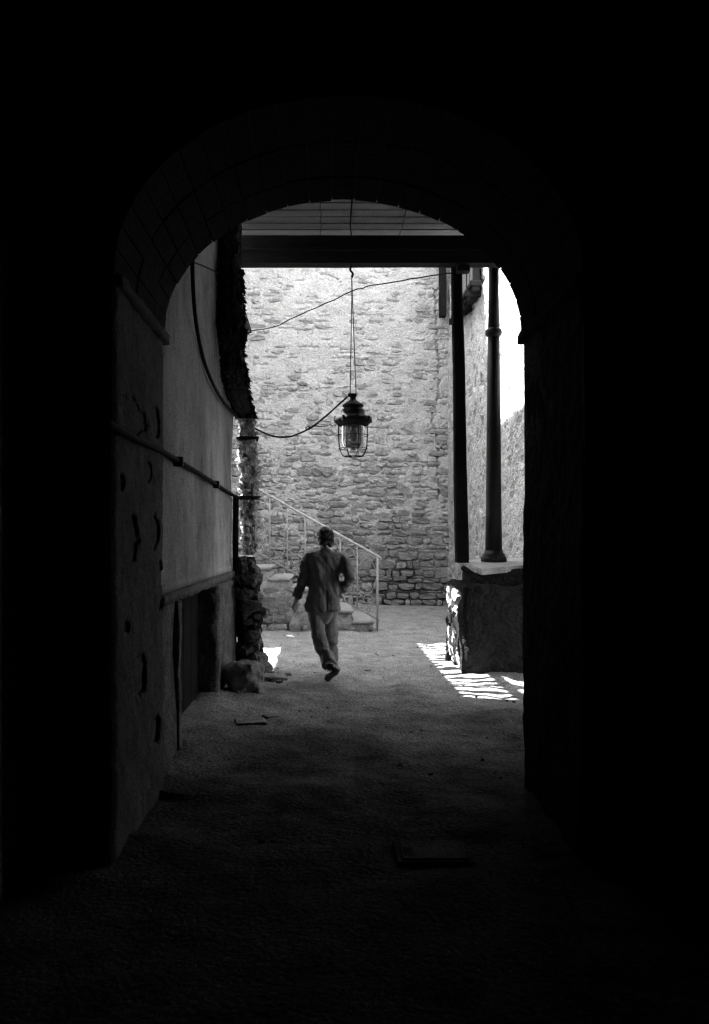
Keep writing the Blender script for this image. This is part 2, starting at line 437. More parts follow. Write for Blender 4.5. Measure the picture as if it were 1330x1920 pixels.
g = roughbox(XW-.33, XW+.02, D1, 9.60, -.1, DT+.02, .04, .02, 6, 71, .05); obj('door_jamb', g, 'jamb', t, True)
g = roughbox(XW-.3, XW+.03, Y2+.02, WE-.02, DT+.02, DT+.10, .04, .008, 7, 72, .015); obj('door_lintel', g, 'jamb', t, True)
g = roughbox(XW-.3, XW+.012, Y2+.02, WE-.05, DT+.10, DT+.17, .04, .006, 7, 73, .015); obj('door_lintel', g, 'plaster', t, True)
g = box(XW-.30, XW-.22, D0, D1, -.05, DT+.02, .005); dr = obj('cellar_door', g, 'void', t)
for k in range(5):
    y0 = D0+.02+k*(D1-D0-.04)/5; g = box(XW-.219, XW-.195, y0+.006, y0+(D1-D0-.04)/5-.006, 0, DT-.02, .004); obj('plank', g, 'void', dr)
g = tube([(XW+.03, WE+.02, 1.16), (XW+.03, WE+.02, 1.6), (XW+.035, WE+.02, 2.1)], .035, 10); obj('edge_post', g, 'darkwood', t, True)

# pipe, heavy cable and thin wire on that wall
def wallpt(px, py, off=.03):            # pixel -> point on the wall plane
    Yw = -(XW+off)*F/(PX0-px); return P(px, py, Yw)
t = thing('wall_pipe', 'dark metal pipe sloping along the left plaster wall', 'pipe', wallpt(380, 893))
pts = [P(196, 790, -(XL+.03)*F/(PX0-196)), P(255, 822, -(XL+.03)*F/(PX0-255)), wallpt(308, 849), wallpt(380, 892), wallpt(428, 923), P(449, 934, 9.42)]
obj('pipe_run', tube(spline(pts, 6), .019, 10), 'wire', t, True)
for px, py in ((335, 865.5), (405, 908.5)):
    p = wallpt(px, py, .03); obj('pipe_clip', xform(box(-.035, .035, -.018, .018, -.035, .035, .006), Matrix.Translation(p)), 'iron', t)
c = obj('hanging_cable', tube(spline([wallpt(361, 486, .06), wallpt(362, 530, .05), wallpt(366, 590, .04), wallpt(376, 650, .03), wallpt(391, 700, .03), wallpt(412, 742, .03), wallpt(432, 768, .03), P(443, 781, 9.25)], 6), .016, 8), 'wire', None, True)
tag(c, 'thick black cable curving down the left plaster wall', 'cable')
c = obj('wall_wire', tube(spline([wallpt(361, 491, .05), wallpt(383, 499, .04), wallpt(402, 508, .04), P(420, 518, 8.25)], 5), .006, 6), 'wire', None, True)
tag(c, 'short thin wire from the thick cable to the ragged pillar', 'wire')

# ------------------------------------------------------------------ back wall of rubble stone
YB = 19.2
t = thing('rubble_back_wall', 'pale rubble stone wall closing the courtyard behind the stairs', 'wall', (.3, YB+.2, 0))
SL = []
z = -.03
while z < 8.9:
    h = random.uniform(.11, .26) if z < 1.2 else random.uniform(.12, .21)
    x = -2.5+random.uniform(-.3, 0)
    while x < 2.95:
        wd = random.choice((random.uniform(.13, .28), random.uniform(.22, .42), random.uniform(.3, .55)))
        if x+wd > 3.02: wd = 3.0-x
        if wd < .1: break
        hh = h*random.uniform(.65, 1.08); low = z < .95+random.uniform(-.45, .5)
        pr = random.uniform(-.01, .05) if low else random.gauss(.022-.0035*z, .014)
        if low or random.random() < .86:
            dep = .26
            SL.append(((x+wd/2, YB-pr+dep/2, z+h/2+random.uniform(-.03, .03)+ .012*math.sin(x*2)), (wd-.02 if low else wd*.95, dep, hh-.012), (random.uniform(-.05, .05), random.gauss(0, .075), random.gauss(0, .035)), low, random.randrange(20)))
        x += wd
    z += h
bx = np.arange(-3.4, 3.02, .022); bz = np.arange(-.1, 9.3, .020)
GAP = np.zeros((len(bx), len(bz))); COV = np.zeros_like(GAP)
UU, VV = np.meshgrid(bx, bz, indexing='ij')
WOB = .014*fbm(UU*7, VV*7, 0, 71, 3); BRK = fbm(UU*3.5, VV*5, 3, 75, 3)
for (c_, sz, rt, low, kk) in SL:
    i0, i1 = np.searchsorted(bx, [c_[0]-sz[0]/2-.09, c_[0]+sz[0]/2+.09]); j0, j1 = np.searchsorted(bz, [c_[2]-sz[2]/2-.09, c_[2]+sz[2]/2+.09])
    if i1 <= i0 or j1 <= j0: continue
    u = UU[i0:i1, j0:j1]-c_[0]; v = VV[i0:i1, j0:j1]-c_[2]; hw_, hh_ = sz[0]/2-.012, sz[2]/2-.010
    dx = np.abs(u)-hw_; dz = np.abs(v)-hh_
    d = np.where((dx > 0) & (dz > 0), np.hypot(np.maximum(dx, 0), np.maximum(dz, 0)), np.maximum(dx, dz)) + WOB[i0:i1, j0:j1]
    dep = 1-np.clip((c_[2]-1.0)/7.5, 0, 1)          # joints are deep at the foot, nearly filled higher up
    side = np.where(v < -hh_*.5, 1.0, np.where(v > hh_*.6, .35, .55))
    thr = .58-1.0*dep
    keep = np.clip((BRK[i0:i1, j0:j1]+.25*math.sin(kk*7.1)-thr*.75)/.2, 0, 1) if not low else 1.0
    g_ = np.clip(1-np.abs(d-.006)/(.020+.012*dep), 0, 1)*side*keep*(.45+.75*dep)
    GAP[i0:i1, j0:j1] = np.maximum(GAP[i0:i1, j0:j1], g_)
def bw_fn(U, V):
    d = .014*fbm(U*2.2, V*3, 0, 80, 4) + .007*fbm(U*11, V*15, 0, 83, 3)
    cr = np.abs(U-2.68-.10*fbm(V*.9, 1.5, 0, 90, 3)-.05*fbm(V*5, 1.5, 0, 93, 2)); d = d - .09*np.clip(1-cr/.035, 0, 1)*(V < 7.6)*(V > 2.5)
    return U, YB-d+.085*GAP+.03*np.clip((1.3-V)/.8, 0, 1), V
me_m = grid(bx, bz, bw_fn)
mo = obj('mortar_face', me_m, None, t, True)
mo.data.materials.append(M['mortar']); mo.data.materials.append(M['basemortar']); mo.data.materials.append(M['shademortar'])
vz = np.array(me_m[0]); fa = np.array(me_m[1]); zc = vz[fa][:, :, 2].mean(1); xc = vz[fa][:, :, 0].mean(1)
lo_ = zc < .55+.5*fbm(xc*1.5, zc*2, 0, 99, 4); dim_ = zc < 2.1+1.5*fbm(xc*.9, zc*1.3, 0, 103, 5, .65)   # mortar painted darker towards the foot, imitating skylight fading down the wall
mo.data.polygons.foreach_set('material_index', np.where(lo_, 1, np.where(dim_, 2, 0)).astype(int))
obj('wall_core', box(-3.4, 3.3, YB+.18, YB+.6, -.1, 14, .01), 'stone2', t)
def seen(s):
    px = PX0+s[0][0]*F/YB; py = PY0-(s[0][2]-EYE)*F/YB
    return 470 < px < 856 and 500 < py < 1140 and not (px < 690 and py > 1080)
vis = sorted([s for s in SL if seen(s)], key=lambda s: -s[1][0]*s[1][2]*(2 if s[3] else 1))
top = vis[:300]; ids = set(map(id, top))
for s in top: stone('stone', s[4], 'basestone' if s[3] or s[0][2] < 1.2+random.random()*2.2 else ('stone' if s[4] % 3 else 'stone2'), s[0], s[1], t, s[2])  # dark stone also spreads higher up, painting in the skylight falloff
o = obj('rubble_stones', join([stone_geo(s[4], s[0], s[1], s[2]) for s in SL if id(s) not in ids]), 'stone', t); kind(o, 'stuff')

# ------------------------------------------------------------------ right wall of the courtyard, timber gallery
XRW = 2.95; SIDE_H = 2.7             # the porch is open to a side yard on the right, hidden by the arch pier
t = thing('roughcast_side_wall', 'roughcast side wall on the right, sunlit in its upper part', 'wall', (XRW+.2, 13, 0))
def rw_fn(U, V):
    d = .022*fbm(U*2, V*2, 0, 120, 4)+.012*fbm(U*13, V*13, 0, 124, 3)
    pk = np.clip((fbm(U*5, V*5, 3, 131, 3)-.45)/.12, 0, 1)*.035
    return XRW-d+pk, U, V
obj('plaster_face', grid(np.arange(10.4, YB+.02, .027), np.arange(-.1, 9.6, .03), rw_fn), 'roughcast', t, True)
obj('wall_core', box(XRW+.08, XRW+.5, 9.1, YB+.5, -.1, 15, .01), 'roughcast', t)
obj('porch_side', box(XRW-.02, XRW+.07, 9.1, 10.42, -.1, RZ, .01), 'roughcast', t)
obj('porch_side', box(XRW-.02, XRW+.3, Y2, 7.9, -.1, RZ, .01), 'soot', t)
obj('side_opening_head', box(XRW-.02, XRW+.3, 7.902, 9.098, SIDE_H, RZ, .01), 'roughcast', t)
t = thing('timber_gallery', 'dark boarded timber gallery high on the right wall', 'gallery', (XRW-.1, 16.2, 6.2))
yy = 14.95; k = 0
while yy < 17.2:
    wd = random.uniform(.16, .30); g = box(XRW-.16-random.uniform(0, .05), XRW-.06, yy, yy+wd-.015, 6.2+random.uniform(-.08, .08), 9.4, .006)
    obj('board', g, 'darkwood', t); yy += wd
obj('bottom_rail', box(XRW-.24, XRW-.04, 14.9, 17.25, 6.32, 6.42, .01), 'darkwood', t)
for y_ in (15.1, 16.1, 17.05): obj('joist', box(XRW-.3, XRW+.05, y_, y_+.1, 6.18, 6.30, .01), 'darkwood', t)
o = obj('corner_timber', roughbox(2.70, 2.86, 18.85, 19.08, 6.85, 9.2, .08, .012, 6, 4, .02), 'darkwood'); tag(o, 'dark upright timber at the top right corner of the rubble wall', 'timber')

# ------------------------------------------------------------------ porch: board ceiling, lintel, added storey and alley awning that shape the light
YL = 10.3
t = thing('porch_roof', 'boarded porch ceiling behind the arch crown with a dark lintel beam', 'porch roof', (.9, 8, RZ))
obj('beam', roughbox(-1.28, XRW, YL-.1, YL+.1, P(0, 498, YL).z, P(0, 446, YL).z, .09, .004, 3, 8, .012), 'darkwood', t)
obj('beam_moulding', box(-1.2, XRW-.01, YL-.135, YL-.103, P(0, 470, YL-.12).z, P(0, 463, YL-.12).z, .006), 'darkwood', t)
obj('beam_bracket', roughbox(1.68, 1.86, YL-.09, YL+.09, P(0, 512, YL).z, P(0, 499, YL).z, .05, .006, 5, 9, .02), 'darkwood', t)
y = 7.9; 
while y < 10.62:
    wd = .205
    xs = [-1.18, P(601, 400, 10).x+random.uniform(-.01, .01), P(757, 400, 10).x+random.uniform(-.01, .01), XRW]
    for a, b in zip(xs[:-1], xs[1:]):
        g = box(a+.004, b-.004, y+.013, y+wd-.013, RZ, RZ+.03, .004)
        o = obj('ceiling_board', xform(g, Matrix.Translation((0, 0, random.uniform(0, .006)))), 'plank', t)
    y += wd
obj('ceiling_backing', box(-1.2, XRW+.1, Y2, 10.72, RZ+.045, RZ+.12, .01), 'void', t)
obj('ceiling_rear', box(-1.18, XRW, Y2, 7.89, RZ, RZ+.03, .01), 'plank', t)
obj('skylight_blocker', box(-1.2, XRW+.4, Y2+.1, 10.55, RZ+.13, 15.0, .02), 'house', t)  # unseen mass added over the porch to narrow the courtyard's skylight

t = thing('added_awning', 'board awning added over the side alley to shape the sun patches', 'awning', (-2.6, 12, RZ))  # added occluder; its gaps and edges are placed for the floor's sun patches
def sheet(x0, x1, y0, y1): return box(x0, x1, y0, y1, RZ, RZ+.05, .005)
def poly(pts):
    n = len(pts); V = [(x, y, RZ+.001) for x, y in pts]+[(x, y, RZ+.05) for x, y in pts]
    return V, [tuple(range(n-1, -1, -1)), tuple(range(n, 2*n))]+[(i, (i+1) % n, n+(i+1) % n, n+i) for i in range(n)]
sy = lambda x: 9.52+.466*(-1.03-x)      # slot lying along the sun's bearing, lights the pillar's flank
hw = .075
obj('added_awning_board', poly([(-4.2, 9.2), (-2.18, 9.2), (-2.18, sy(-2.7)-hw), (-2.7, sy(-2.7)-hw), (-3.55, sy(-3.55)-hw), (-4.2, sy(-3.55)-hw)]), 'awning', t)
obj('added_awning_board', poly([(-4.2, sy(-3.55)+hw), (-3.55, sy(-3.55)+hw), (-2.7, sy(-2.7)+hw), (-2.18, sy(-2.7)+hw), (-2.18, 14.85), (-4.2, 14.85)]), 'awning', t)
obj('added_awning_board', poly([(-4.2, sy(-3.55)-hw+.002), (-3.55, sy(-3.55)-hw+.002), (-3.55, sy(-3.55)+hw-.002), (-4.2, sy(-3.55)+hw-.002)]), 'awning', t)
obj('added_awning_board', poly([(-2.7, sy(-2.7)-hw+.002), (-2.18, sy(-2.7)-hw+.002), (-2.18, sy(-2.7)+hw-.002), (-2.7, sy(-2.7)+hw-.002)]), 'awning', t)
obj('added_awning_board', sheet(-2.178, -1.2, 9.2, 9.74), 'awning', t)
obj('added_awning_board', sheet(-2.178, -1.45, 14.1, 14.85), 'awning', t)
obj('added_bearer', box(-1.63, -1.51, 9.74, 14.1, RZ-.03, RZ+.05, .01), 'awning', t)
y = 9.76
while y < 14.05:
    g = box(-2.176, -1.632, y, y+random.uniform(.115, .14), RZ+.005, RZ+.035, .004)
    obj('added_slat', xform(g, Matrix.Translation((0, y, 0)) @ Matrix.Rotation(random.gauss(0, .03), 4, 'Z') @ Matrix.Translation((0, -y, 0))), 'awning', t)
    y += random.uniform(.20, .235)
obj('added_awning_board', sheet(-9, -4.202, 8, 11.35), 'awning', t); obj('added_awning_board', sheet(-9, -4.202, 13.3, 16), 'awning', t); obj('added_awning_board', sheet(-9, -5.2, 11.352, 13.298), 'awning', t)
obj('added_awning_slat', box(-5.19, -4.21, 12.32, 12.36, RZ, RZ+.05, .005), 'awning', t)
b0 = P(457, 588, 13.4); b1 = P(468, 622, 13.2)
obj('added_strut', tube([b0, b1], .045, 6), 'darkwood', t)
t = thing('shading_house', 'unseen tall rendered house at left, shaped to shade the courtyard', 'house', (-3.2, 16, 0))  # out of view; heights and ends chosen for the shadow on the right wall
obj('wall', box(-4.2, -2.25, 14.9, 17.2, -.1, 11.8, .02), 'house', t)  # unseen wall added to shade the courtyard
obj('wall', box(-4.2, -2.25, 17.203, 19.1, -.1, 14.3, .02), 'house', t)  # unseen wall added to shade the courtyard
obj('wall', box(-4.2, -2.25, 19.105, 22.5, -.1, 14.3, .02), 'house', t)  # added to stop sun leaking onto the right wall
obj('sun_screen_wall', box(-1.9, -1.75, 10.75, 14.88, 6.55, 11.0, .01), 'house', t)  # floating screen added to keep sun off the slab and yard
obj('added_house_block', box(-9, -1.45, -4, 7.9, -.1, 9.5, .02), 'house', t)  # unseen mass added to cut stray skylight from the left
obj('added_alley_wall', box(-5.7, -5.4, 9, 15, -.1, 5.4, .02), 'house', t)  # unseen wall added to close the alley against low skylight

# ------------------------------------------------------------------ ragged pillar
YPp = 9.5
PIL = [(372, 413, 450), (440, 413, 451), (470, 414, 452), (500, 413, 452), (545, 413, 455), (562, 409, 456), (600, 412, 456), (622, 410, 459), (650, 414, 455), (700, 417, 462), (740, 426, 467), (765, 436, 474), (778, 444, 478), (792, 449, 478),
       (800, 449, 477), (850, 451, 481), (900, 454, 482), (950, 454, 482), (1000, 456, 482), (1038, 456, 479),
       (1046, 446, 476), (1070, 444, 480), (1100, 445, 484), (1150, 446, 490), (1200, 445, 487), (1235, 442, 490), (1262, 436, 503)]
def PD(py):
    a = np.array(PIL, float); l = float(np.interp(py, a[:, 0], np.convolve(np.pad(a[:, 1], 1, mode='edge'), [.25, .5, .25], 'valid')))
    return min(9.5, 1.055*F/(PX0-l)+.10)
def pil(y0, y1, amp, fs, seed, step=5.0, seg=36, sy_=1.0):
    ys = np.arange(y0, y1+.1, step); a = np.array(PIL, float)
    l = np.interp(ys, a[:, 0], a[:, 1]); r = np.interp(ys, a[:, 0], a[:, 2])
    V, Fc = [], []
    for i, py in enumerate(ys):
        yp = PD(py); p = P((l[i]+r[i])/2, py, yp); hwid = (r[i]-l[i])/2*yp/F
        for k in range(seg):
            an = 2*math.pi*k/seg; ca, sa = math.cos(an), math.sin(an)
            ex = (abs(ca)**3+abs(sa)**3)**(-1/3)
            x, yq = hwid*ca*ex, max(hwid, .13)*sa*ex*sy_
            nz = 1+amp*float(fbm(p.x*fs+ca*fs*.35, sa*fs*.35, p.z*fs, seed, 4))
            V.append((p.x+x*nz, yp+yq*nz, p.z+.5*amp*.1*float(vnoise(ca*3, sa*3, p.z*9, seed))))
    for i in range(len(ys)-1):
        for k in range(seg): Fc.append((i*seg+k, (i+1)*seg+k, (i+1)*seg+(k+1) % seg, i*seg+(k+1) % seg))
    Fc.append(tuple(range(seg))); Fc.append(tuple((len(ys)-1)*seg+k for k in range(seg-1, -1, -1)))
    return V, Fc
t = thing('ragged_pillar', 'crumbling rubble pillar with ragged dark plaster at the end of the left wall', 'pillar', (P(470, 1241, YPp).x, YPp, 0))
up = obj('plaster_shaft', pil(372, 790, .22, 7, 140, 3.0), 'pillar', t)
shr = []
for k in range(420):
    py = random.uniform(505, 785); a = np.array(PIL, float); l = np.interp(py, a[:, 0], a[:, 1]); r = np.interp(py, a[:, 0], a[:, 2])
    sd = random.random(); px = l if sd < .45 else r if sd < .9 else random.uniform(l, r)
    p = P(px, py, PD(py)+random.uniform(-.12, .12)); s = random.uniform(.02, .05)
    d = Vector((-1 if px <= l else 1, random.uniform(-1, 1), random.uniform(-1.2, .3))).normalized()
    shr.append(tube([p-d*s*.5, p+d*s*random.uniform(.3, .8), p+d*s*random.uniform(.8, 1.3)+Vector((0, 0, -.01))], [s*.45, s*.3, .002], 4))
kind(obj('plaster_tufts', join(shr), 'pillar', t), 'stuff')
obj('rubble_core', pil(788, 1042, .26, 10, 150, 3.0), 'basestone', t)
rub = []
for k in range(230):
    py = random.uniform(792, 1040); a = np.array(PIL, float); l = np.interp(py, a[:, 0], a[:, 1]); r = np.interp(py, a[:, 0], a[:, 2])
    an = random.uniform(0, 2*math.pi); yp = PD(py); cx = P((l+r)/2, py, yp); hwid = (r-l)/2*yp/F*random.uniform(.85, 1.05)
    s = random.choice((random.uniform(.02, .05), random.uniform(.04, .10)))
    rub.append(stone_geo(random.randrange(20), (cx.x+hwid*math.cos(an), yp+max(hwid, .12)*math.sin(an), cx.z), (s*1.4, s*1.2, s*.8), (random.uniform(-.6, .6), random.uniform(-.6, .6), random.uniform(0, 3))))
kind(obj('rubble_chips', join(rub), 'rubble', t), 'stuff')
obj('ledge_stone', stone_geo(3, P(466, 823, YPp-.06), (.26, .3, .045)), 'pillar', t)
obj('ledge_stone', stone_geo(5, P(468, 934, YPp-.06), (.26, .3, .05)), 'pillar', t)
obj('base_shaft', pil(1044, 1262, .34, 8, 160, 3.0), 'pillar', t)
rub = []
for k in range(100):
    py = random.uniform(1050, 1255); a = np.array(PIL, float); l = np.interp(py, a[:, 0], a[:, 1]); r = np.interp(py, a[:, 0], a[:, 2])
    an = random.uniform(-2.4, .3); yp = PD(py); cx = P((l+r)/2, py, yp); hwid = (r-l)/2*yp/F*random.uniform(.72, .88); s = random.choice((random.uniform(.03, .06), random.uniform(.08, .17)))
    rub.append(stone_geo(random.randrange(20), (cx.x+hwid*math.cos(an), yp+max(hwid, .12)*math.sin(an), cx.z), (s*1.5, s*1.2, s*.8), (random.uniform(-.5, .5), random.uniform(-.5, .5), random.uniform(0, 3))))
for k in range(90):                      # rubble spilled at the foot
    x_ = random.uniform(-1.0, -.72)+abs(random.gauss(0, .10)); y_ = random.uniform(8.9, 9.7); s = random.uniform(.02, .07)
    rub.append(stone_geo(random.randrange(20), (x_, y_, s*.3+max(0, (-.72-x_))*.25), (s*1.6, s*1.3, s), (random.uniform(-.3, .3), random.uniform(-.3, .3), random.uniform(0, 3))))
kind(obj('base_rubble', join(rub), 'basemortar', t), 'stuff')

# ------------------------------------------------------------------ stairs with railing
YS = 13.75
t = thing('stone_staircase', 'plastered stone stairs climbing left along the rubble wall', 'stairs', (-.3, YS+.7, 0))
NS = 10; RUN, RISE, SX = .36, .185, .82
for i in range(NS):
    x1 = SX-i*RUN; x0 = x1-RUN; zt = (i+1)*RISE
    obj('step', roughbox(x0-.02, x1-.005, YS+.05, YS+1.75, zt-RISE-.3 if i else -.05, zt-.055, .12, .008, 5, 200+i, .015), 'stairpl', t, True)
    obj('tread', roughbox(x0-.01, x1+.03, YS-.03, YS+1.75, zt-.055, zt, .06, .008, 6, 220+i, .022), 'tread', t, True)
def side_fn(U, V):
    d = .018*fbm(U*3, V*3, 0, 240, 4)+.006*fbm(U*12, V*12, 0, 244, 2)
    return U, YS-d, V
for i in range(NS):                     # plastered stepped flank, one panel under every tread
    x1 = SX-i*RUN; x0 = max(x1-RUN, -2.7); zt = (i+1)*RISE-.055
    zb = [0, 0, .05, .12, .30, .42, .33, .25, .2, .2][i]
    if zt-zb > .05:
        us = np.linspace(x0, x1, 16); vv = np.linspace(0, 1, max(6, int((zt-zb)/.03)))
        def fn(U, V, zb=zb, zt=zt):
            lo = zb+.10*fbm(U*4, .5, 0, 250, 3); Z = lo+(zt-lo)*V
            X, Yy, _ = side_fn(U, Z); return X, Yy+.03*(V < .001)+.02*(V > .999), Z
        obj('flank_plaster', grid(us, vv, fn), 'stairpl', t, True)
z = -.02
while z < .75:
    h = random.uniform(.10, .17); x = SX-.02-max(0, (z+h-.13)/RISE)*RUN
    while x > -2.4:
        wd = random.uniform(.16, .36); stone('stone', random.randrange(20), 'basestone', (x-wd/2, YS+.085+random.uniform(-.02, .015), z+h/2), (wd-.012, .2, h-.012), t, (0, random.gauss(0, .05), random.gauss(0, .05))); x -= wd
    z += h
t = thing('stair_railing', 'pale metal railing with scrollwork sloping down to the stair foot', 'railing', P(712, 1180, YS))
YR = YS+.06
ra, rb = P(712, 1045, YR), P(470, 909.6, YR)
def rail_at(x, dz=0): k = (x-ra.x)/(rb.x-ra.x); q = ra.lerp(rb, k); return Vector((x, YR, q.z+dz))
obj('top_rail', tube([rail_at(ra.x+.03, -.02), rail_at(ra.x), rail_at(rb.x)], .021, 10), 'railmetal', t, True)
DZ = -1.09
obj('bottom_rail', tube([rail_at(ra.x-.0, DZ), rail_at(rb.x, DZ)], .011, 8), 'scroll', t, True)
xs = [P(px, 1000, YR).x for px in (708, 670, 638, 605, 572, 539, 506, 473)]
for i, x in enumerate(xs):
    a = rail_at(x); b = rail_at(x, DZ)
    if i == 0: b.z = 0
    obj('baluster', tube([a, b], .019 if i == 0 else .012, 8), 'railmetal', t, True)
def spiral(c, r, turns, a0, s=1):
    n = 26; return [Vector((c[0]+s*(r*(1-.82*k/n))*math.cos(a0+turns*2*math.pi*k/n), YR, c[1]+(r*(1-.82*k/n))*math.sin(a0+turns*2*math.pi*k/n))) for k in range(n+1)]
for i in range(len(xs)-1):
    xm = (xs[i]+xs[i+1])/2; lo = rail_at(xm, DZ).z; hi = rail_at(xm).z
    sp = (xs[i]-xs[i+1])
    obj('scroll', tube(spiral((xm+.0, lo+.24), .11, 1.6, -1.2), .0085, 6), 'scroll', t, True)
    obj('scroll', tube(spiral((xm-.02, lo+.07), .075, 1.4, 2.0, -1), .0085, 6), 'scroll', t, True)
    obj('scroll', tube(spline([(xs[i+1]+.01, YR, lo+.42), (xm-.02, YR, lo+.33), (xm+.08, YR, lo+.40), (xs[i]-.01, YR, lo+.62)], 5), .0085, 6), 'scroll', t, True)
    obj('scroll', tube(spline([(xs[i+1]+.01, YR, hi-.30), (xm-.06, YR, hi-.16), (xm+.05, YR, hi-.15), (xs[i]-.01, YR, hi-.36)], 5), .0075, 6), 'scroll', t, True)

# ------------------------------------------------------------------ plinth, slab, posts on the right
t = thing('masonry_plinth', 'dark masonry plinth with sunlit left edge beneath the two posts', 'plinth', (2.2, 10.2, 0))
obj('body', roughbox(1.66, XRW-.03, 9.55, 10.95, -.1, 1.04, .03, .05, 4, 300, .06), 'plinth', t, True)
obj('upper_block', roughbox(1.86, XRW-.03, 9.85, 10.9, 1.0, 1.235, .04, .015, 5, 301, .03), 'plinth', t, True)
for k in range(46):
    y_ = random.uniform(9.78, 10.85); z_ = random.uniform(.05, .95); s = random.uniform(.06, .15)
    stone('stone', k, 'stone2', (1.70+random.uniform(-.012, .02), y_, z_), (.12, s*1.5, s), t, (random.uniform(-.2, .2), random.uniform(-.2, .2), random.uniform(-.2, .2)))
obj('brace', tube([P(868, 1064, 9.9), P(912, 1096, 9.6)], .035, 6), 'plinth', t)
c4 = [P(853, 1051, 10.65), P(903, 1067, 9.62), P(990, 1059, 10.0), P(1010, 1044, 11.2)]
V = [tuple(p) for p in c4]+[(p.x, p.y, p.z-.075) for p in c4]
me = bpy.data.meshes.new('slab'); me.from_pydata(V, [], [(0, 1, 2, 3), (7, 6, 5, 4), (0, 4, 5, 1), (1, 5, 6, 2), (2, 6, 7, 3), (3, 7, 4, 0)])
bm = bmesh.new(); bm.from_mesh(me); bmesh.ops.bevel(bm, geom=bm.edges[:], offset=.012, segments=2, affect='EDGES'); bm.to_mesh(me); bm.free()
o = obj('stone_slab', me, 'slab'); tag(o, 'worn stone slab lying on the plinth under the posts', 'slab')
# timber post, tapering towards its top
def taper(l0, r0, py0, l1, r1, py1, Y, ch=.018, n=24):
    V, Fc = [], []
    for i in range(n+1):
        k = i/n; py = py0+(py1-py0)*k; l = l0+(l1-l0)*k; r = r0+(r1-r0)*k
        c = P((l+r)/2, py, Y); h = (r-l)/2*Y/F; h *= 1+.02*float(vnoise(c.z*3, 0, 0, 5))
        cx = c.x+.006*float(vnoise(c.z*1.3, 0, 0, 6)); b = ch
        for (sx, sy2) in ((-h+b, -h), (h-b, -h), (h, -h+b), (h, h-b), (h-b, h), (-h+b, h), (-h, h-b), (-h, -h+b)): V.append((cx+sx, Y+sy2, c.z))
    for i in range(n):
        for k in range(8): Fc.append((i*8+k, (i+1)*8+k, (i+1)*8+(k+1) % 8, i*8+(k+1) % 8))
    Fc.append(tuple(range(8))); Fc.append(tuple(n*8+k for k in range(7, -1, -1)))
    return V, Fc
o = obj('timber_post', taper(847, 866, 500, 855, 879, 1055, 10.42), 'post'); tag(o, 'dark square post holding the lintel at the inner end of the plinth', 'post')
YC = 10.5; cx = P(926, 1040, YC).x
t = thing('iron_column', 'round dark iron column with a collar, standing right of the square post', 'column', (cx, YC, 1.29))
def zc_(py): return P(0, py, YC).z
px2m = YC/F
obj('base', lathe([(24*px2m, zc_(1054)), (24*px2m, zc_(1044)), (21*px2m, zc_(1043)), (21*px2m, zc_(1039)), (18*px2m, zc_(1037)), (17*px2m, zc_(1032))], (cx, YC), 24), 'iron', t, True)
obj('shaft', lathe([(16*px2m, zc_(1034)), (14.5*px2m, zc_(960)), (13*px2m, zc_(800)), (11.5*px2m, zc_(632))], (cx, YC), 24), 'iron', t, True)
obj('collar', lathe([(11.6*px2m, zc_(632)), (15*px2m, zc_(628)), (16*px2m, zc_(624)), (15*px2m, zc_(619)), (11*px2m, zc_(616))], (cx, YC), 24), 'iron', t, True)
obj('upper_shaft', lathe([(11*px2m, zc_(618)), (9.5*px2m, zc_(540)), (10*px2m, zc_(497))], (cx, YC), 24), 'iron', t, True)

# ------------------------------------------------------------------ hanging caged lamp and cables
YLp = 10.24; LX = P(662.2, 0, YLp).x; SCL = YLp/F/8.867
def lz(zz): return EYE-(700+zz/8.867-1010)*YLp/F
t = thing('caged_lamp', 'black industrial lamp in a wire cage hanging from the lintel', 'lamp', (LX, YLp, lz(1390)))
pr = [(50, 360), (50, 440), (60, 448), (165, 518), (176, 530), (176, 550), (150, 572), (150, 585), (180, 600), (196, 625), (196, 695), (225, 705), (232, 722), (290, 728), (310, 745), (314, 780), (300, 815), (268, 845), (255, 868), (200, 872), (200, 850)]
obj('housing', lathe([(r*SCL, lz(z_)) for r, z_ in pr], (LX, YLp), 36), 'lampmetal', t, True)
for k in range(8):
    a = k*math.pi/4+.2; p = Vector((LX+300*SCL*math.cos(a), YLp+300*SCL*math.sin(a), lz(775)))
    obj('bolt', tube([p+Vector((0, 0, -.03)), p+Vector((0, 0, .035))], .02, 6), 'lampmetal', t)
obj('hanger', xform(box(-78*SCL, 70*SCL, -.03, .03, lz(385), lz(335), .008), Matrix.Translation((LX-.006, YLp, 0))), 'lampmetal', t)
gm = bpy.data.materials.new('dusty_lamp_glass'); gm.use_nodes = True; b = gm.node_tree.nodes['Principled BSDF']
b.inputs['Base Color'].default_value = (.55, .55, .55, 1); b.inputs['Roughness'].default_value = .12; b.inputs['IOR'].default_value = 1.3; b.inputs['Transmission Weight'].default_value = .82
gp = [(192, 862), (193, 900), (193, 1120), (186, 1180), (165, 1235), (120, 1285), (60, 1318), (4, 1330)]
ou = [(r*SCL, lz(z_)) for r, z_ in gp]; inn = [(max(.002, (r-9)*SCL), lz(z_-9)) for r, z_ in gp][::-1]
obj('glass_globe', lathe(ou+inn, (LX, YLp), 36), gm, t, True)
obj('dark_globe_filler', lathe([(4*SCL, lz(1316)), (55*SCL, lz(1302)), (108*SCL, lz(1272)), (150*SCL, lz(1228)), (165*SCL, lz(1185)), (120*SCL, lz(1175)), (3*SCL, lz(1190))], (LX, YLp), 24), 'void', t, True)  # dark filler added to imitate the dim refraction in the globe's bottom
obj('bulb', lathe([(26*SCL, lz(860)), (30*SCL, lz(940)), (55*SCL, lz(1010)), (62*SCL, lz(1060)), (48*SCL, lz(1110)), (10*SCL, lz(1140))], (LX, YLp), 20), 'shirt', t, True)
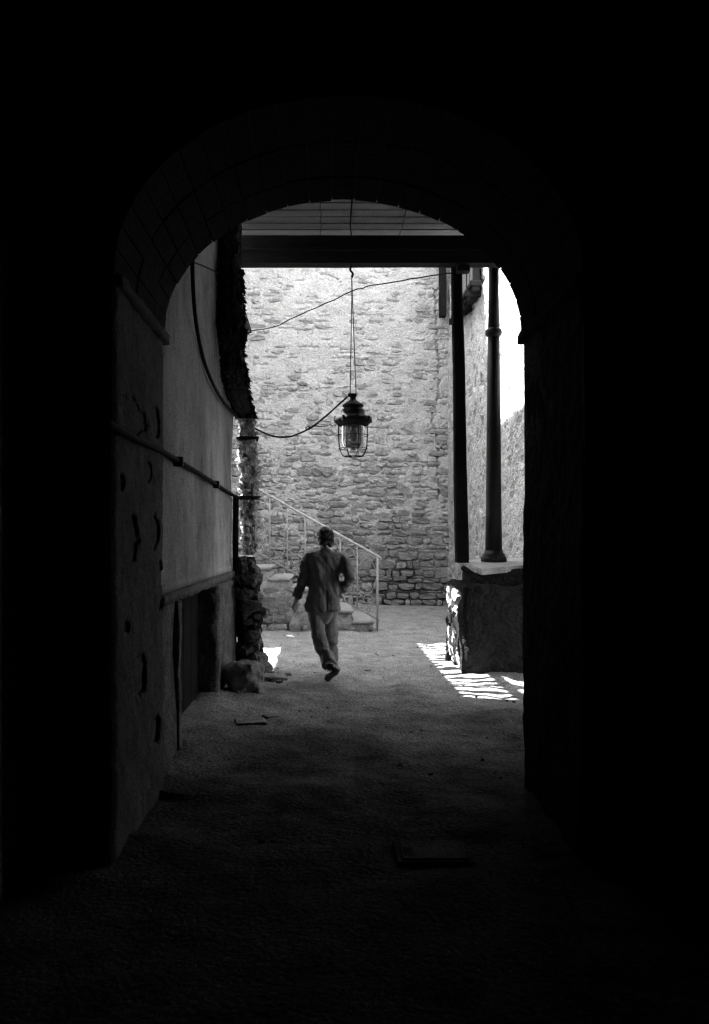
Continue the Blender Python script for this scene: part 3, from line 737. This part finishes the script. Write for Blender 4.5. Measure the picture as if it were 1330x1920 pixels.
for k in range(8):
    a = k*math.pi/4+.32; ca, sa = math.cos(a), math.sin(a)
    pts = [(256, 850), (257, 950), (257, 1080), (250, 1180), (236, 1260), (205, 1335), (160, 1378), (90, 1386), (20, 1388)]
    obj('cage_bar', tube(spline([(LX+r*SCL*ca, YLp+r*SCL*sa, lz(z_)) for r, z_ in pts], 4), 6.5*SCL, 6), 'wire', t, True)
for r, z_ in ((257, 1035), (238, 1252), (150, 1380)):
    pts = [(LX+r*SCL*math.cos(2*math.pi*k/32), YLp+r*SCL*math.sin(2*math.pi*k/32), lz(z_)) for k in range(33)]
    obj('cage_ring', tube(pts, 6.5*SCL, 6), 'wire', t, True)
obj('hook', tube(spline([P(660, 497, YLp), P(657, 506, YLp), P(662, 513, YLp), P(660, 520, YLp)], 4), .014, 6), 'wire', t, True)
obj('suspension_wire', tube([P(659.5, 515, YLp), P(660, 548, YLp), P(657, 737, YLp)], .0062, 6), 'oldwire', t, True)
obj('suspension_wire', tube([P(660, 515, YLp), P(660.8, 548, YLp), P(668, 738, YLp)], .0062, 6), 'oldwire', t, True)
def wob(pts, a, s):
    out = []
    for i, p in enumerate(pts): out.append(p+Vector((0, 0, a*float(vnoise(i*.5, 0, 0, s)))))
    return out
o = obj('lamp_cable', tube(wob(spline([P(652, 743, YLp), P(625, 768, 10.25), P(590, 797, 10.28), P(563, 812, 10.3), P(540, 819, 10.3), P(510, 817, 10.1), P(488, 809, 9.8), P(470, 799, 9.5)], 6), .006, 3), .0125, 8), 'wire', None, True)
tag(o, 'sagging black cable from the lamp top to the ragged pillar', 'cable')
o = obj('cable_tail', tube(wob(spline([P(598, 793, 10.27), P(578, 806, 10.29), P(574, 801, 10.29), P(582, 800, 10.28)], 5), .004, 8), .008, 6), 'wire', None, True)
tag(o, 'small loose loop twisted round the sagging lamp cable', 'cable')
o = obj('overhead_cable', tube(wob(spline([P(466, 622, 12.8), P(510, 614, 12.4), P(560, 592, 12), P(610, 569, 11.6), P(660, 547, 11.3), P(690, 537, 11.1), P(730, 530, 10.9), P(770, 524, 10.7), P(810, 518, 10.55), P(850, 511, 10.4)], 6), .010, 5), .0085, 8), 'wire', None, True)
tag(o, 'thin wavy cable crossing in front of the rubble wall near its top', 'cable')
o = obj('ceiling_cable', tube([P(660.5, 372, 9.7*.97), Vector((P(660.5, 372, 9.7*.97).x, 10.15, RZ-.012)), P(660, 447, YL-.12)], .009, 6), 'wire', None, True)
tag(o, 'thin straight cable running across the porch ceiling to the lintel', 'cable')

# ------------------------------------------------------------------ loose stones, iron cover
def loose(name, label, px, py, Y, size, k, rot=(0, 0, 0), m='debris', cat='stone'):
    g = stone_geo(k, (0, 0, 0), (1, 1, 1)); q = roughbox(-size[0]/2, size[0]/2, -size[1]/2, size[1]/2, -size[2]*.15, size[2], max(.012, size[0]/20), size[2]*.24, 1.6/size[0], 400+k, min(size)*.22)
    p = P(px, py, Y)
    o = obj(name, q, m, None, True); o.location = (p.x, Y, 0.0); o.rotation_euler = rot
    tag(o, label, cat); return o
loose('boulder', 'rough boulder at the foot of the left jamb beside the cellar door', 459, 1300, 8.35, (.34, .36, .30), 1, (0, .08, .3), 'debris')
loose('flat_stone', 'flat broken stone lying on the floor by the cellar door', 470, 1358, 6.95, (.26, .20, .022), 2, (0, 0, .2))
loose('flat_stone', 'small stone chip right of the flat broken stone', 508, 1347, 7.15, (.13, .12, .025), 3, (0, 0, .5))
loose('flat_stone', 'low wedge of fallen plaster at the foot of the ragged pillar', 512, 1275, 9.15, (.30, .30, .045), 4, (0, .12, .2))
loose('flat_stone', 'thin flake of plaster beside the sun patch on the left', 533, 1268, 9.4, (.17, .10, .03), 5, (0, 0, .1))
loose('flat_stone', 'crumb of masonry low on the floor right of centre', 800, 1370, 6.66, (.09, .08, .012), 6)
loose('flat_stone', 'flat chip on the courtyard floor just right of the walking man', 690, 1258, 9.7, (.08, .05, .010), 7)
loose('flat_stone', 'tiny chip behind the walking man near the stair foot', 662, 1248, 10.1, (.07, .05, .010), 8)
YI = 4.05
t = thing('iron_cover', 'worn iron floor cover in the dark foreground', 'cover', (P(808, 1598, YI).x, YI, 0))
xa, xb = P(752, 1598, YI).x, P(872, 1598, YI).x
obj('frame', box(xa-.03, xb+.03, YI-.13, YI+.16, -.02, .014, .006), 'ground', t); lid = obj('lid', box(xa, xb, YI-.10, YI+.13, .015, .022, .004), 'cover', t)
obj('lifting_slot', box(xa+.01, xa+.06, YI-.06, YI+.04, .0222, .0235, .0005), 'void', lid)
pb = []
for k in range(420):
    x_ = random.uniform(-1.0, 2.6); y_ = random.uniform(3.5, 18); s = random.choice((.006, .008, .01, .012, .018))
    if y_ < 5.3 and x_ > 1.2: continue
    pb.append(stone_geo(random.randrange(20), (x_, y_, .006), (s*1.6, s*1.2, s), (0, 0, random.uniform(0, 3))))
o = obj('grit', join(pb), 'ground'); kind(o, 'stuff'); tag(o, 'scattered grit and pebbles on the dirt floor', 'grit')

# ------------------------------------------------------------------ the walking man, seen from behind
YM = 9.05
MX = 0.0                                 # man's coordinates: x mm-like from photo, z height, y forward
def chain(pts, rad, flat=1.0, seg=14):
    return tube([Vector(p) for p in pts], rad, seg)
def ell(c, r, seg=20, rings=12):
    V, Fc = [], []
    for i in range(rings+1):
        th = math.pi*i/rings
        for k in range(seg):
            a = 2*math.pi*k/seg; V.append((c[0]+r[0]*math.sin(th)*math.cos(a), c[1]+r[1]*math.sin(th)*math.sin(a), c[2]+r[2]*math.cos(th)))
    for i in range(rings):
        for k in range(seg): Fc.append((i*seg+k, (i+1)*seg+k, (i+1)*seg+(k+1) % seg, i*seg+(k+1) % seg))
    me = bpy.data.meshes.new('e'); me.from_pydata(V, [], Fc); bm = bmesh.new(); bm.from_mesh(me); bmesh.ops.remove_doubles(bm, verts=bm.verts, dist=1e-5); bmesh.ops.dissolve_degenerate(bm, edges=bm.edges, dist=1e-6)
    bmesh.ops.recalc_face_normals(bm, faces=bm.faces); bm.verts.index_update()
    out = [tuple(v.co) for v in bm.verts], [[v.index for v in f.verts] for f in bm.faces]; bm.free(); bpy.data.meshes.remove(me); return out
def rings(sec, seg=28, pw=2.6):
    """horizontal super-elliptic sections: (cx,cy,z,rx,ry)"""
    V, Fc = [], []
    for (cx_, cy_, z_, rx, ry) in sec:
        for k in range(seg):
            a = 2*math.pi*k/seg; c, s = math.cos(a), math.sin(a)
            V.append((cx_+rx*math.copysign(abs(c)**(2/pw), c), cy_+ry*math.copysign(abs(s)**(2/pw), s), z_))
    n = len(sec)
    for i in range(n-1):
        for k in range(seg): Fc.append((i*seg+k, i*seg+(k+1) % seg, (i+1)*seg+(k+1) % seg, (i+1)*seg+k))
    Fc.append(tuple(range(seg-1, -1, -1))); Fc.append(tuple((n-1)*seg+k for k in range(seg)))
    return V, Fc
def fuse(geos, vox, it=4, fac=.5):
    V, Fc = join(geos); me = bpy.data.meshes.new('fuse'); me.from_pydata([tuple(v) for v in V], [], Fc)
    bm = bmesh.new(); bm.from_mesh(me); bmesh.ops.recalc_face_normals(bm, faces=bm.faces); bm.to_mesh(me); bm.free()
    ob = bpy.data.objects.new('fuse', me); COL.objects.link(ob)
    m1 = ob.modifiers.new('r', 'REMESH'); m1.mode = 'VOXEL'; m1.voxel_size = vox
    if it: m2 = ob.modifiers.new('s', 'SMOOTH'); m2.iterations = it; m2.factor = fac
    bpy.context.view_layer.update()
    dg = bpy.context.evaluated_depsgraph_get(); out = bpy.data.meshes.new_from_object(ob.evaluated_get(dg))
    bpy.data.objects.remove(ob); bpy.data.meshes.remove(me)
    out.polygons.foreach_set('use_smooth', [True]*len(out.polygons)); return out
def wrinkle(me, fn):
    n = len(me.vertices); co = np.empty(n*3); me.vertices.foreach_get('co', co); co = co.reshape(-1, 3)
    nr = np.empty(n*3); me.vertex_normals.foreach_get('vector', nr); nr = nr.reshape(-1, 3)
    co = co+nr*fn(co)[:, None]; me.vertices.foreach_set('co', co.ravel()); me.update()
man = thing('person', 'man in a grey suit walking away across the courtyard floor', 'person', (0, YM, 0))
# joints (x, y forward, z)
HPL, HPR = Vector((-.125, 0, .90)), Vector((.045, .02, .90))
KNL, KNR = Vector((-.085, .02, .50)), Vector((.065, .22, .525))
ANL, ANR = Vector((.065, -.27, .195)), Vector((.085, .42, .10))
TOL = Vector((.030, -.13, .025))
SHL, SHR = Vector((-.165, 0, 1.425)), Vector((.165, .01, 1.41))
ELL, ELR = Vector((-.245, -.03, 1.15)), Vector((.275, -.10, 1.165))
WRL, WRR = Vector((-.325, .03, .915)), Vector((.185, .06, .985))
NK, HD = Vector((.012, .0, 1.47)), Vector((.0, .02, 1.605))
# body: head with face, neck, trunk, arms, hands with fingers, legs: one surface
face_dir = Vector((-.42, .9, 0)).normalized(); sd = Vector((.9, .42, 0)).normalized()
def hp(s, f, z): return HD+sd*s+face_dir*f+Vector((0, 0, z))
bod = [ell((0, 0, 0), (.072, .092, .110)), ]
bod[0] = xform(bod[0], Matrix.Translation(HD) @ Matrix.Rotation(math.atan2(-face_dir.x, face_dir.y), 4, 'Z'))
bod += [chain([hp(0, .035, -.04), hp(0, .05, -.085), hp(0, .055, -.108)], [.062, .052, .03]),
        chain([hp(0, .088, .015), hp(0, .105, -.018), hp(0, .098, -.03)], [.010, .017, .010], seg=8),
        chain([hp(-.03, .09, -.062), hp(0, .097, -.06), hp(.03, .09, -.062)], [.007, .010, .007], seg=8),
        ell(hp(-.03, .082, .012), (.013, .013, .011), 10, 8), ell(hp(.03, .082, .012), (.013, .013, .011), 10, 8)]
for s in (-1, 1): bod.append(chain([hp(s*.072, -.004, .03), hp(s*.084, -.010, .01), hp(s*.078, -.002, -.03)], [.014, .018, .010], seg=8))
bod.append(chain([HD+Vector((0, -.015, -.05)), NK, NK+Vector((0, 0, -.06))], [.055, .058, .07]))
bod.append(rings([(-.02, 0, .85, .16, .10), (-.02, 0, 1.05, .14, .09), (0, 0, 1.25, .16, .10), (0, 0, 1.40, .16, .09), (.005, 0, 1.45, .08, .06)]))
for S, E, W in ((SHL, ELL, WRL), (SHR, ELR, WRR)): bod.append(chain([S, S.lerp(E, .5), E, E.lerp(W, .5), W], [.052, .046, .040, .036, .027]))
def hand(W, d, side, curl):
    d = d.normalized(); up = side.normalized(); nrm = d.cross(up).normalized()
    out = [chain([W-d*.03, W+d*.02], [.026, .028], seg=10)]
    for k, (o_, L) in enumerate(((-.030, .070), (-.010, .080), (.010, .076), (.029, .060))):
        a = W+d*.015+up*o_*.6; b = W+d*.085+up*o_; out.append(chain([a, b], [.017, .014], seg=8))
        q = d; pts = [b]
        for j in range(3):
            q = (q*math.cos(curl)+nrm*math.sin(curl)); qq = q.normalized(); q = qq; pts.append(pts[-1]+qq*L/3*(1.15-.15*j))
        out.append(chain(pts, [.011, .010, .009, .007], seg=8))
    th = (d*.6-up*.75+nrm*.35).normalized()
    a = W+d*.02-up*.018; out.append(chain([a, a+th*.045, a+th*.07+d*.02, a+th*.075+d*.045], [.016, .013, .011, .008], seg=8))
    return out
bod += hand(WRL, Vector((-.25, .25, -1)), Vector((.55, .8, 0)), .38)
bod += hand(WRR, Vector((-.55, .6, -.7)), Vector((-.5, .6, .3)), .5)
for H, K, A in ((HPL, KNL, ANL), (HPR, KNR, ANR)): bod.append(chain([H, H.lerp(K, .5), K, K.lerp(A, .35), A], [.085, .072, .055, .054, .036]))
bod.append(chain([ANL, ANL.lerp(TOL, .6), TOL+Vector((0, .03, 0))], [.036, .036, .026])); bod.append(chain([ANR, ANR+Vector((0, .09, -.04)), ANR+Vector((-.01, .17, -.06))], [.036, .034, .026]))
b_ = obj('body', fuse(bod, .0055, 2), 'skin', man)
# jacket
DA = SHL+Vector((-.01, 0, 0)); 
jk = [rings([(-.030, .0, .785, .204, .134), (-.028, 0, .86, .198, .130), (-.022, 0, .95, .190, .124), (-.010, 0, 1.08, .182, .118), (-.002, 0, 1.20, .186, .122), (0, -.005, 1.32, .196, .124), (.002, -.005, 1.40, .200, .114), (.004, 0, 1.437, .196, .092), (.008, 0, 1.455, .125, .080), (.010, 0, 1.475, .075, .068)])]
jk.append(chain([SHL+Vector((-.0, 0, -.012)), SHL.lerp(ELL, .35)+Vector((-.012, 0, 0)), SHL.lerp(ELL, .75), ELL, ELL.lerp(WRL, .4), WRL+Vector((.004, 0, .02))], [.070, .072, .064, .062, .060, .056], seg=18))
jk.append(chain([SHR+Vector((.0, 0, -.012)), SHR.lerp(ELR, .35)+Vector((.012, 0, 0)), SHR.lerp(ELR, .75), ELR, ELR.lerp(WRR, .4), WRR+Vector((0, 0, .01))], [.070, .072, .066, .064, .060, .054], seg=18))
jk.append(chain([Vector((-.06, -.055, 1.47)), Vector((.01, -.078, 1.492)), Vector((.08, -.052, 1.47))], [.016, .020, .016], seg=8))   # collar
jm = fuse(jk, .010, 3)
def jw(c):
    x, y, z_ = c[:, 0], c[:, 1], c[:, 2]
    d = .016*fbm(x*8+z_*3, y*9, z_*3.2, 500, 3) + .008*fbm(x*20+z_*9, y*20, z_*8, 505, 2)
    arm = (np.abs(x) > .2); d = d + np.where(arm, +.0035*np.sin(z_*60+x*25+3*fbm(x*8, y*8, z_*8, 507, 2)), 0)
    vent = np.exp(-((x-.02)/.008)**2)*(y < 0)*(z_ < 1.02); return d-.016*vent-.004*np.exp(-((x-.008)/.006)**2)*(y < 0)
wrinkle(jm, jw); obj('jacket', jm, 'cloth', man)
obj('shirt_collar', rings([(.006, -.004, 1.462, .070, .066), (.006, -.004, 1.512, .064, .062), (.006, -.002, 1.528, .062, .060)]), 'shirt', man, True)
# trousers
tr = [rings([(-.040, .03, .64, .07, .05), (-.040, .01, .72, .115, .08), (-.038, .005, .80, .140, .098), (-.034, .005, .93, .150, .108), (-.03, 0, 1.0, .14, .10)])]
tr.append(chain([HPL, HPL.lerp(KNL, .3)+Vector((-.005, 0, 0)), HPL.lerp(KNL, .65), KNL, KNL.lerp(ANL, .35), KNL.lerp(ANL, .7), ANL+Vector((-.012, .01, .02))], [.088, .090, .084, .080, .080, .078, .076], seg=20))
tr.append(chain([HPR, HPR.lerp(KNR, .3)+Vector((.006, 0, 0)), HPR.lerp(KNR, .65), KNR, KNR.lerp(ANR, .35), KNR.lerp(ANR, .7), ANR+Vector((0, -.01, 0))], [.094, .092, .084, .076, .072, .068, .066], seg=20))
tm = fuse(tr, .010, 3)
def tw(c):
    x, y, z_ = c[:, 0], c[:, 1], c[:, 2]
    return .012*fbm(x*10, y*8, z_*4, 520, 3)+.008*np.sin(z_*42+x*30+4*fbm(x*6, y*6, z_*6, 524, 2))*np.clip((.62-z_)/.3, 0, 1)
wrinkle(tm, tw); obj('trousers', tm, 'trouser', man)
# shoes: push-off foot on its toe, front foot flat
def shoe(A, T, flat):
    if flat: g = [chain([A+Vector((0, -.06, -.055)), A+Vector((0, -.01, -.045)), A+Vector((-.005, .09, -.058)), A+Vector((-.012, .17, -.066)), A+Vector((-.015, .215, -.072))], [.034, .042, .044, .040, .022], seg=14), chain([A+Vector((0, -.02, .03)), A+Vector((0, 0, -.04))], [.045, .045])]
    else: g = [chain([A+Vector((.075, -.075, .0)), A+Vector((.045, -.055, -.045)), A.lerp(T, .62)+Vector((0, -.02, 0)), T+Vector((0, .0, .022)), T+Vector((-.012, .075, .016))], [.034, .044, .048, .044, .022], seg=14), chain([A+Vector((0, 0, .03)), A+Vector((0, -.02, -.03))], [.045, .045])]
    return fuse(g, .007, 2)
obj('shoe', shoe(ANL, TOL, False), 'shoe', man); obj('shoe', shoe(ANR, None, True), 'shoe', man)
hc = xform(ell((0, -.016, .022), (.092, .106, .108), 26, 16), Matrix.Translation(HD) @ Matrix.Rotation(math.atan2(-face_dir.x, face_dir.y), 4, 'Z'))
nk = xform(rings([(0, -.045, -.105, .055, .045), (0, -.035, -.06, .074, .060), (0, -.025, 0, .082, .075)], 18, 2.2), Matrix.Translation(HD) @ Matrix.Rotation(math.atan2(-face_dir.x, face_dir.y), 4, 'Z'))
hm = fuse([hc, nk], .007, 2)
def hwk(c):
    q = c-np.array(HD); f = q@np.array(face_dir); zz = q[:, 2]
    cut = np.clip((f-.045+np.clip(-zz, 0, .1)*.5)/.03, 0, 1)*np.clip((.075-zz)/.03, 0, 1)
    return .013*fbm(c[:, 0]*34, c[:, 1]*38, c[:, 2]*26, 540, 3)-.045*cut
wrinkle(hm, hwk); obj('hair', hm, 'hair', man)
for ch in man.children: ch.matrix_parent_inverse = Matrix.Identity(4)
